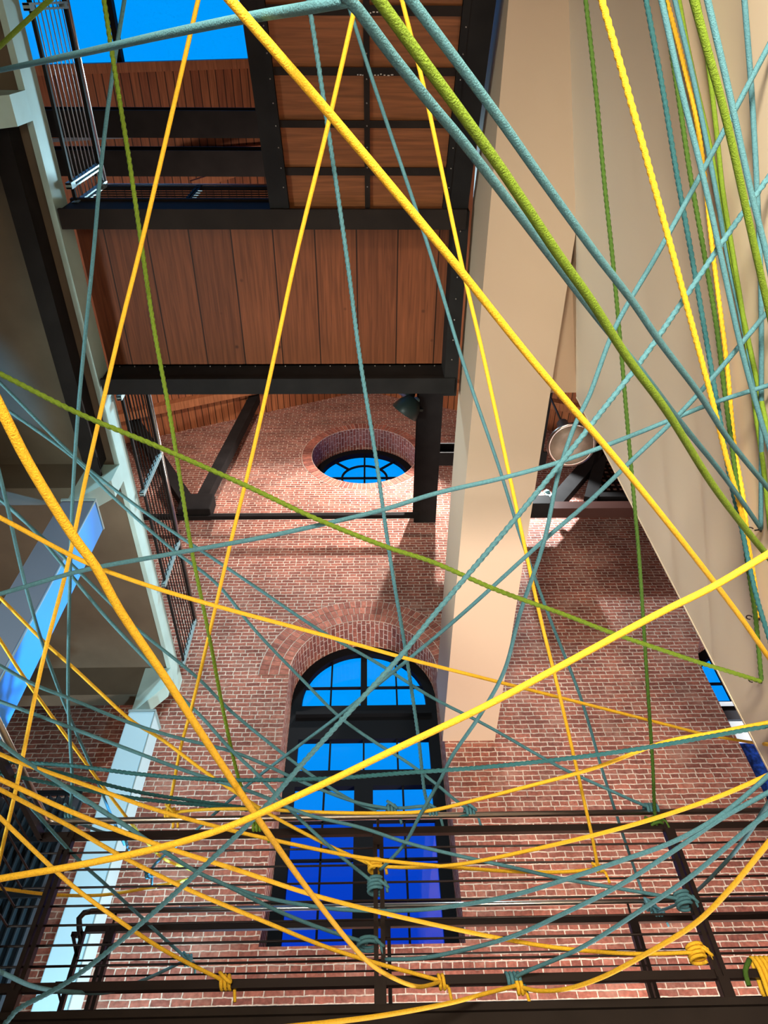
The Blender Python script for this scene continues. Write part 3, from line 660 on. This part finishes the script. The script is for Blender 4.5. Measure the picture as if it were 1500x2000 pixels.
# ------------------------------------------------------------------ ropes
RD = .021
def spline(P, n):
    out = []
    for i in range(len(P)-1):
        p0 = P[max(i-1, 0)]; p1 = P[i]; p2 = P[i+1]; p3 = P[min(i+2, len(P)-1)]
        if i == 0: p0 = p1*2-p2
        if i == len(P)-2: p3 = p2*2-p1
        L_ = (p2-p1).length; m = max(1, int(L_/n))
        d0 = max((p1-p0).length, 1e-4)**.5; d1 = max(L_, 1e-4)**.5; d2 = max((p3-p2).length, 1e-4)**.5
        m1 = (p1-p0)/d0-(p2-p0)/(d0+d1)+(p2-p1)/d1; m2 = (p2-p1)/d1-(p3-p1)/(d1+d2)+(p3-p2)/d2; m1 *= d1; m2 *= d1
        for k in range(m):
            u = k/m; out.append(p1*(2*u**3-3*u*u+1)+m1*(u**3-2*u*u+u)+p2*(-2*u**3+3*u*u)+m2*(u**3-u*u))
    out.append(P[-1]); return out
def skew_limit(px, py):
    r = ray(px, py); d = (SA.x-.2*SA.y)/(r.x-.2*r.y) if (r.x-.2*r.y) > 0 else 99
    p = r*d
    return d*.985-.03 if d > 0 and p.y < 3.5 and p.z < 6.8 else 99
def rope(name_col, pts, w0, w1, label, tw=False, knot=None, end=None, start=None, sknot=None, ext0=0, ext1=0):
    """pts: traced course; w0,w1: apparent thickness at the two ends gives the distance; end/start: 'a' near rail, 'b' far rail"""
    L_ = [0]
    for i in range(1, len(pts)): L_.append(L_[-1]+math.dist(pts[i-1], pts[i]))
    d0 = RD*FPX/w0; d1 = RD*FPX/w1
    YY = {'a': Y1R-.012, 'b': Y2R-.012}
    if start in YY: d0 = YY[start]/ray(*pts[0]).y
    if end in YY: d1 = YY[end]/ray(*pts[-1]).y
    P = []
    for (x, y), l in zip(pts, L_):
        u = l/L_[-1]; d = 1/((1-u)/d0+u/d1); d = min(d, skew_limit(x, y)); P.append(at(x, y, d))
    def run_on(p, q, e):                       # carry the rope on past the frame until it nears the wall
        d = (p-q).normalized(); e *= 5
        while e > .1:
            r = p+d*e
            if r.x < SA.x+.2*(r.y-SA.y)-.04 and r.length > .7 and r.z > -1.3: break
            e -= .1
        return p+d*max(e, .1)
    if ext0: P.insert(0, run_on(P[0], P[1], ext0))
    if ext1: P.append(run_on(P[-1], P[-2], ext1))
    C = spline(P, .006 if tw else .03)
    mb = MB()
    if tw: mb.tube(C, RD/2, 12, True, 3, 2*math.pi/3/.03, .17)
    else: mb.tube(C, RD/2, 10, True)
    matn = name_col; base = {'yellow': 'yellow', 'teal': 'teal', 'dteal': 'teal', 'green': 'green', 'dgreen': 'green'}[name_col]
    o = mb.build(base+'_rope', matn); tag(o, label, 'rope', base+' ropes strung across the hall')
    def mk(kn, c):
        k = MB(); kind, turns, rad = kn; pitch = RD*1.02; r = rad+RD/2; pp = []
        nseg = int(turns*14)
        for i in range(nseg+1):
            a = 2*math.pi*i/14; s_ = (i/14-turns/2)*pitch
            if kind == 'x': pp.append(Vector((c.x+s_, c.y+math.cos(a)*r, c.z+math.sin(a)*r)))
            else: pp.append(Vector((c.x+math.cos(a)*r, c.y+math.sin(a)*r, c.z+s_)))
        k.tube(pp, RD/2*.95, 8, True)
        q = pp[-1]; tail = [q, q+Vector((.02, -.02, -.03)), q+Vector((.03, -.015, -.09))]; k.tube(tail, RD/2*.85, 8, True)
        q = pp[nseg//2]; lp = [q+Vector((-.03, -.025, .03)), q+Vector((.0, -.04, .0)), q+Vector((.035, -.02, -.02)), q+Vector((.02, .01, .02))]; k.tube(spline(lp, .01), RD/2*.9, 8, True)
        k.build('knot', matn, o)
    if knot: mk(knot, P[-1]+Vector((0, .012, 0)))
    if sknot: mk(sknot, P[0]+Vector((0, .012, 0)))
    return o
H3 = ('x', 3, .02); H4 = ('x', 4, .02); V3 = ('z', 3, .03); V4 = ('z', 4, .032); F3 = ('x', 3, .022)
Y_, T_, G_ = 'yellow', 'teal', 'green'
# --- yellow
rope(Y_, [(450,0),(640,218),(880,505),(1036,700),(1231,930),(1435,1190),(1500,1282)], 21, 9.5, 'thickest yellow rope crossing from top left of centre down to the right edge', ext0=.5, ext1=.4)
rope(Y_, [(0,795),(53,900),(143,1047),(187,1107),(233,1190),(327,1330),(370,1397),(493,1583),(608,1746),(714,1874),(762,1907),(817,1927),(846,1922),(862,1916)], 22, 7, 'thick yellow rope from left edge through the big yellow crossing to low centre knot', end='a', knot=('x', 2, .022), ext0=.4)
rope(Y_, [(0,1716),(167,1687),(333,1650),(450,1613),(617,1538),(783,1458),(950,1378),(1283,1200),(1392,1146),(1500,1082)], 13, 14, 'thick yellow rope rising from lower left edge through the big yellow crossing to right edge', ext0=.5, ext1=.5)
rope(Y_, [(0,1011),(167,1098),(287,1143),(420,1183),(630,1240),(783,1283),(950,1326),(1100,1364),(1300,1415),(1380,1435),(1443,1446),(1500,1454)], 9.5, 5.5, 'yellow rope falling gently from left edge across the top of the arched window', ext0=.4, ext1=.4)
rope(Y_, [(387,0),(357,130),(277,473),(233,650),(167,937),(133,1100),(83,1293),(33,1533),(0,1675)], 9, 7.5, 'yellow rope running from skylight down across the balcony to the left edge', ext0=.6, ext1=.3)
rope(Y_, [(694,12),(692,20),(640,247),(578,500),(535,700),(490,900),(450,1062),(410,1233),(373,1387),(353,1460),(337,1543),(327,1588)], 9.5, 5, 'thin yellow rope falling from the teal junction at top to a handrail knot', end='a', knot=('x', 2, .02), ext0=.4)
rope(Y_, [(785,0),(827,167),(898,500),(945,700),(997,938),(1054,1200),(1090,1345),(1126,1500),(1155,1628),(1168,1694)], 9, 5.5, 'thin yellow rope falling over the cream box beam to the near railing', end='a', knot=('x', 2, .008), ext0=.6)
rope(Y_, [(1175,0),(1225,175),(1300,445),(1345,611),(1390,779),(1420,899),(1444,986),(1465,1085),(1478,1170),(1480,1205)], 13, 8, 'twisted yellow rope down the cream wall, leftmost of the two', tw=True, ext0=.5)
rope(Y_, [(1302,0),(1335,125),(1365,262),(1393,500),(1420,716),(1435,875),(1453,980),(1462,1070),(1476,1165),(1482,1205)], 8, 7.5, 'twisted yellow rope down the cream wall, right one beside the dark green rope', tw=True, ext0=.4)
rope(Y_, [(1500,1647),(1427,1735),(1361,1801),(1262,1863),(1170,1911),(1097,1933),(1042,1934),(1014,1926)], 11, 7, 'yellow rope sagging from lower right edge to the knot low on the railing', end='a', knot=('x', 2, .022), ext0=.4)
rope(Y_, [(1012,1924),(950,1940),(883,1958),(743,1984),(615,2000),(500,2012)], 7, 10.5, 'yellow rope leaving the low knot leftwards along the bottom edge', start='a', ext1=.4)
rope(Y_, [(1500,1514),(1400,1557),(1225,1614),(950,1679),(890,1689),(817,1694),(760,1693),(733,1690)], 9, 6.5, 'yellow rope from right edge to the yellow knot on the middle railing post', end='a', knot=('z', 3, .03), ext0=.4)
rope(Y_, [(1500,1411),(1400,1430),(1300,1449),(1161,1500),(1000,1544),(950,1557),(835,1584),(743,1588),(615,1586),(493,1580),(400,1581),(333,1587)], 8, 6, 'yellow rope from right edge sagging onto the silver handrail and along it', end='a', knot=H3, ext0=.4)
rope(Y_, [(0,1473),(33,1487),(167,1533),(300,1580),(433,1617),(500,1633),(670,1669),(743,1680),(853,1691),(1000,1702),(1097,1703),(1166,1698)], 8, 5.5, 'yellow rope from left edge ending at small knot on thin rail rod', end='a', ext0=.3)
rope(Y_, [(0,1522),(133,1583),(300,1647),(460,1698),(615,1749),(817,1799),(1000,1837),(1097,1852),(1243,1863),(1361,1860)], 9.5, 7, 'yellow rope from left edge to the four turn yellow knot on the right post', end='a', knot=V4, ext0=.3)
rope(Y_, [(0,1542),(133,1612),(233,1670),(367,1737),(500,1793),(633,1848),(725,1878),(853,1914),(862,1918)], 8.5, 7, 'thinner yellow rope from left edge sloping to the low centre knot', end='a', ext0=.3)
rope(Y_, [(0,1597),(100,1693),(150,1737),(260,1817),(333,1863),(440,1917)], 8.5, 6.5, 'yellow rope from left edge to the separate knot at lower left', end='a', knot=('x', 3, .022), ext0=.3)
rope(Y_, [(0,1735),(100,1747),(200,1748),(300,1732),(373,1716)], 6.5, 5, 'faint yellow rope sagging low between left edge and the pale column', end='b', ext0=.3)
rope(Y_, [(0,1167),(90,1257),(150,1310),(193,1350),(260,1410),(310,1440),(400,1507),(467,1552),(523,1588),(633,1647),(721,1687)], 6.5, 6, 'thin yellow rope from left edge under the balcony to the middle railing post', end='a', ext0=.3)
rope(Y_, [(0,1250),(43,1317),(100,1397),(177,1503),(217,1557),(277,1633),(320,1677),(377,1700)], 6.5, 4.8, 'thin orange yellow rope dropping steeply from left edge past the pale column', end='b', ext0=.3)
# --- teal
rope(T_, [(0,137),(167,102),(333,65),(483,35),(610,14),(683,1)], 9, 24, 'teal rope across the skylight from left edge up to the top junction', ext0=.4)
rope(T_, [(683,1),(700,20),(767,110),(850,213),(900,272),(1072,496),(1170,624),(1255,728),(1324,818),(1420,938),(1486,1032)], 24, 8, 'thick teal rope from top junction running under bright green rope to upper wall hook', ext0=.2)
rope(T_, [(803,0),(883,107),(964,216),(1060,352),(1164,496),(1234,587),(1285,662),(1366,770),(1420,854),(1500,953)], 22, 9.5, 'thick teal rope just right of the bright green rope, top centre to right edge', ext0=.4, ext1=.3)
rope(T_, [(602,-4),(613,67),(637,227),(677,500),(703,700),(733,887),(763,1097),(793,1277),(817,1440),(833,1563),(845,1585)], 9, 5.5, 'teal rope dropping past the round window and down the arched window', end='a', knot=H3, tw=True, ext0=.4)
rope(T_, [(680,8),(723,143),(813,410),(842,500),(902,700),(976,917),(1019,1055),(1071,1200),(1135,1365),(1175,1500),(1203,1588),(1232,1676),(1262,1760),(1268,1768)], 8, 4.5, 'thin teal rope from top junction over the cream beam to the far handrail at right', end='b', knot=H3, ext0=.4)
rope(T_, [(243,0),(220,143),(200,300),(182,500),(167,650),(153,800),(143,950),(137,1117),(133,1360),(137,1450),(141,1533),(136,1586)], 8, 5, 'near vertical teal rope down the far left from skylight to the handrail corner', end='a', knot=H3, ext0=.4)
rope('dteal', [(1262,0),(1294,172),(1324,352),(1351,500),(1372,620),(1390,725),(1405,812),(1426,935),(1447,1025),(1465,1112),(1480,1175),(1500,1240)], 9.5, 8.5, 'deep teal twisted rope down the cream wall between two yellow ropes', tw=True, ext0=.5, ext1=.4)
rope(T_, [(1292,0),(1332,180),(1372,340),(1408,500),(1444,665),(1480,800),(1500,866)], 12, 9.5, 'light teal rope on the cream wall right of the yellow twisted pair', ext0=.5, ext1=.4)
rope(T_, [(1318,0),(1360,180),(1392,340),(1421,500),(1447,620),(1477,755),(1500,854)], 9.5, 8.5, 'teal rope on the cream wall with green rope along its side', ext0=.5, ext1=.4)
rope(T_, [(1382,0),(1424,180),(1468,380),(1496,492),(1510,560)], 13, 11, 'teal rope just right of the broad green pair near the top right', ext0=.5, ext1=.3)
rope(T_, [(1454,0),(1468,180),(1480,400),(1486,560),(1487,800),(1486,1030)], 11, 8, 'rightmost near vertical teal rope falling straight to the upper wall hook', ext0=.5)
rope(T_, [(1500,92),(1380,320),(1284,496),(1201,641),(1150,775),(1127,821),(1093,917),(1062,1060),(1015,1200),(985,1310),(940,1393),(883,1477),(860,1523),(820,1593),(791,1647),(754,1688),(742,1700)], 11, 6, 'teal rope from right edge past dome lamp curving down to the middle post', end='a', ext0=.4)
rope(T_, [(1500,348),(1420,460),(1330,593),(1255,701),(1159,824),(1127,865),(1015,1003),(850,1198),(783,1280),(667,1407),(583,1500),(517,1577),(443,1650),(283,1797),(133,1917),(33,1973),(18,1990)], 10.5, 9, 'heavily twisted teal rope on the long diagonal from right edge to bottom left corner', tw=True, ext0=.4, ext1=.3)
rope(T_, [(1500,608),(1390,740),(1318,818),(1231,902),(1150,980),(1067,1051),(902,1200),(783,1300),(663,1397),(583,1457),(500,1520),(433,1577),(377,1627),(310,1680),(288,1708)], 10, 5, 'smooth teal diagonal rope close to the heavily twisted one, from right edge', end='b', knot=('x', 2, .008), ext0=.4)
rope(T_, [(1500,753),(1390,788),(1327,813),(1197,865),(1088,904),(980,934),(850,964),(750,995),(617,1027),(500,1052),(300,1088),(167,1113),(0,1160)], 9, 9, 'teal rope crossing nearly level under the dome lamp from edge to edge', ext0=.4, ext1=.4)
rope(T_, [(0,747),(147,893),(233,963),(350,1047),(400,1080),(500,1147),(623,1230),(740,1297),(840,1360),(950,1417),(1097,1500),(1177,1537),(1251,1570),(1273,1578)], 6.5, 5, 'thin teal rope from left edge over arched window to right handrail knot', end='a', knot=H4, ext0=.3)
rope(T_, [(0,790),(147,897),(213,963),(333,1070),(423,1140),(500,1233),(593,1330),(663,1400),(733,1450),(797,1490),(850,1530),(890,1563),(918,1583)], 6.5, 5, 'thin teal rope from left edge across arch to knot right of window', end='a', knot=H3, ext0=.3)
rope(T_, [(0,930),(13,983),(47,1133),(83,1257),(133,1393),(187,1517),(213,1583),(243,1650)], 8, 5, 'teal rope dropping steeply over the blue column to beside the pale column', end='b', ext0=.3)
rope(T_, [(0,975),(13,985),(67,1037),(120,1100),(200,1197),(287,1290),(350,1357),(400,1407),(450,1463),(500,1510),(578,1592),(670,1676),(722,1718),(733,1728)], 6.5, 6, 'thin teal rope from left edge over blue column to middle post knot', end='a', knot=V4, ext0=.3)
rope(T_, [(13,987),(127,1090),(220,1182),(267,1227),(387,1325),(450,1388),(550,1470),(617,1520),(690,1565),(735,1583)], 6.5, 5, 'thin teal rope ending on the handrail above the middle post', end='a', ext0=.4)
rope(T_, [(0,1300),(67,1337),(133,1363),(257,1413),(333,1437),(450,1467),(505,1488),(597,1530),(700,1568),(765,1580)], 7, 5.3, 'teal rope from left edge below the blue lit column face to the handrail', end='a', knot=H3, ext0=.3)
rope(T_, [(0,1370),(100,1407),(233,1457),(367,1507),(500,1550),(597,1590),(707,1617),(798,1647),(890,1670),(1000,1694),(1097,1716),(1207,1735),(1335,1757)], 7, 5.5, 'long teal rope from left edge below arched window to right post knot', end='a', knot=V4, ext0=.3)
rope('dteal', [(0,1487),(133,1495),(283,1513),(433,1523),(650,1520),(783,1510),(950,1498),(1160,1475),(1300,1454),(1400,1436),(1500,1418)], 7, 8, 'level twisted teal rope crossing the middle of the arched window', tw=True, ext0=.3, ext1=.4)
rope(T_, [(0,1450),(50,1487),(133,1540),(247,1613),(320,1663),(387,1704),(450,1733),(542,1779),(633,1815),(718,1842)], 8, 6.5, 'teal rope from left edge to the open loops low on the middle post', end='a', knot=('z', 2, .045), ext0=.3)
rope('dteal', [(0,1481),(140,1515),(270,1547),(400,1567),(484,1578)], 7, 5.5, 'short twisted teal rope over the pale column onto the handrail, upper of two', tw=True, end='a', ext0=.3)
rope('dteal', [(0,1510),(140,1538),(270,1560),(400,1573),(495,1583)], 7, 5.5, 'short twisted teal rope over the pale column onto the handrail, lower of two', tw=True, end='a', ext0=.3)
rope(T_, [(0,1503),(70,1587),(157,1683),(200,1722),(267,1783),(317,1830),(367,1874)], 7, 5.3, 'teal rope crossing the pale column to a small knot at lower left', end='b', knot=('x', 3, .022), ext0=.3)
rope(T_, [(0,1898),(67,1927),(150,1938),(217,1937),(283,1913),(360,1877)], 9, 5.3, 'teal rope sagging in a bowl at the bottom left corner', end='b', ext0=.3)
rope(T_, [(310,1655),(393,1707),(500,1748),(633,1773),(725,1779),(817,1777),(890,1769),(1000,1749),(1097,1720),(1207,1683),(1317,1643),(1408,1592),(1485,1529),(1500,1515)], 6.5, 9.5, 'pale teal rope sagging to far silver handrail then up to right edge', ext0=.2, ext1=.3)
rope(T_, [(751,1874),(817,1872),(890,1859),(1000,1829),(1097,1786),(1207,1731),(1317,1661),(1408,1599),(1500,1548)], 7, 9.5, 'pale teal rope from the foot of the middle post up to the right edge', start='a', ext1=.3)
rope(T_, [(1003,1912),(1012,1905),(1133,1852),(1262,1771),(1353,1709),(1427,1647),(1463,1617),(1500,1588)], 7, 9.5, 'pale teal rope from the big low knot beside the yellow one', start='a', sknot=('x', 4, .022), ext1=.3)
rope(T_, [(1284,1782),(1339,1757),(1408,1694),(1456,1636),(1500,1570)], 6, 9, 'short teal rope from the far handrail knot at right up to the right edge', start='b', sknot=H3, ext1=.3)
rope(T_, [(729,1579),(790,1578),(830,1575),(848,1580)], 6, 6, 'short teal rope along the handrail in front of the window, left piece', start='a', end='a')
rope('dteal', [(800,1590),(860,1595),(915,1592)], 6, 6, 'short dark teal rope slung under the handrail, right piece', start='a', end='a')
rope(T_, [(136,1600),(200,1625),(240,1633),(252,1668)], 5.5, 5, 'short teal rope from the handrail corner knot to the pale column', start='a', end='b')
# --- green
rope(G_, [(740,0),(817,107),(900,220),(980,332),(1092,500),(1150,581),(1225,698),(1300,800),(1390,944),(1450,1025),(1500,1087)], 25, 12, 'broad bright green rope on the long diagonal from top centre to right edge', ext0=.3, ext1=.3)
rope(G_, [(203,0),(223,130),(253,317),(277,483),(300,637),(333,817),(353,943),(373,1067),(410,1250),(437,1393),(470,1533),(505,1615)], 9, 6, 'twisted green rope down the left to green knot under yellow crossing', tw=True, end='a', knot=('x', 4, .022), ext0=.5)
rope(G_, [(0,730),(153,807),(310,873),(477,947),(617,1013),(760,1070),(843,1097),(967,1151),(1101,1200),(1200,1238),(1300,1272),(1375,1297),(1425,1312),(1486,1331)], 10, 8, 'twisted green rope sloping from left edge below round window to lower wall hook', tw=True, ext0=.4)
rope('dgreen', [(1302,40),(1324,180),(1348,340),(1376,498),(1399,635),(1414,755),(1426,845),(1440,950),(1452,1040),(1462,1115),(1475,1200),(1487,1329)], 9, 8, 'dark green twisted rope down the cream wall beside the right yellow one', tw=True, ext0=.4)
rope(G_, [(1362,0),(1378,90),(1390,175),(1400,262),(1412,375),(1430,487),(1456,650),(1477,815),(1492,920),(1500,995)], 8.5, 8, 'narrow green rope on the cream wall left of the broad green one', ext0=.4, ext1=.3)
rope(G_, [(1355,0),(1382,100),(1405,182),(1427,270),(1450,375),(1473,480),(1500,600)], 17, 13, 'broad green rope near the right edge crossing between teal ropes', ext0=.3, ext1=.3)
rope(G_, [(1326,0),(1347,112),(1367,200),(1390,300),(1413,420),(1428,500),(1452,620),(1482,760),(1506,870)], 9, 8, 'green rope tucked along the edge of a teal rope at upper right', ext0=.3, ext1=.3)
rope('dgreen', [(1144,0),(1164,180),(1180,352),(1196,500),(1210,650),(1225,824),(1240,995),(1249,1100),(1262,1300),(1275,1500),(1279,1590),(1282,1606)], 8.5, 5.5, 'thin green rope falling over cream wall and bricks to right post top', tw=True, end='a', knot=('z', 3, .03), ext0=.4)
rope(G_, [(97,0),(50,43),(0,90)], 10, 9, 'short green rope cutting the top left corner', ext0=.4, ext1=.3)
# loops of rope hung on the railing, lower right
c = at_Y(1492, 1870, Y1R); t = thing('rope_coil', c, 'bundle of yellow rope loops hanging on the railing at bottom right', 'rope coil')
for k in range(8):
    x = c.x-.07+k*.026; q = MB(); pp = [Vector((x+.004*math.sin(i), Y1R+.035*math.cos(R(i*18)), c.z-.17+.17*math.sin(R(i*18)))) for i in range(21)]
    q.tube(pp, .0125, 8, True); q.build('loop', 'yellow', t)
q = MB(); q.tube(spline([Vector((c.x-.1, Y1R-.03, c.z-.02)), Vector((c.x-.15, Y1R-.03, c.z-.08)), Vector((c.x-.16, Y1R-.03, c.z-.15))], .02), .014, 8); tag(q.build('green_rope_end', 'dgreen'), 'loose green rope end beside the yellow coil', 'rope end')
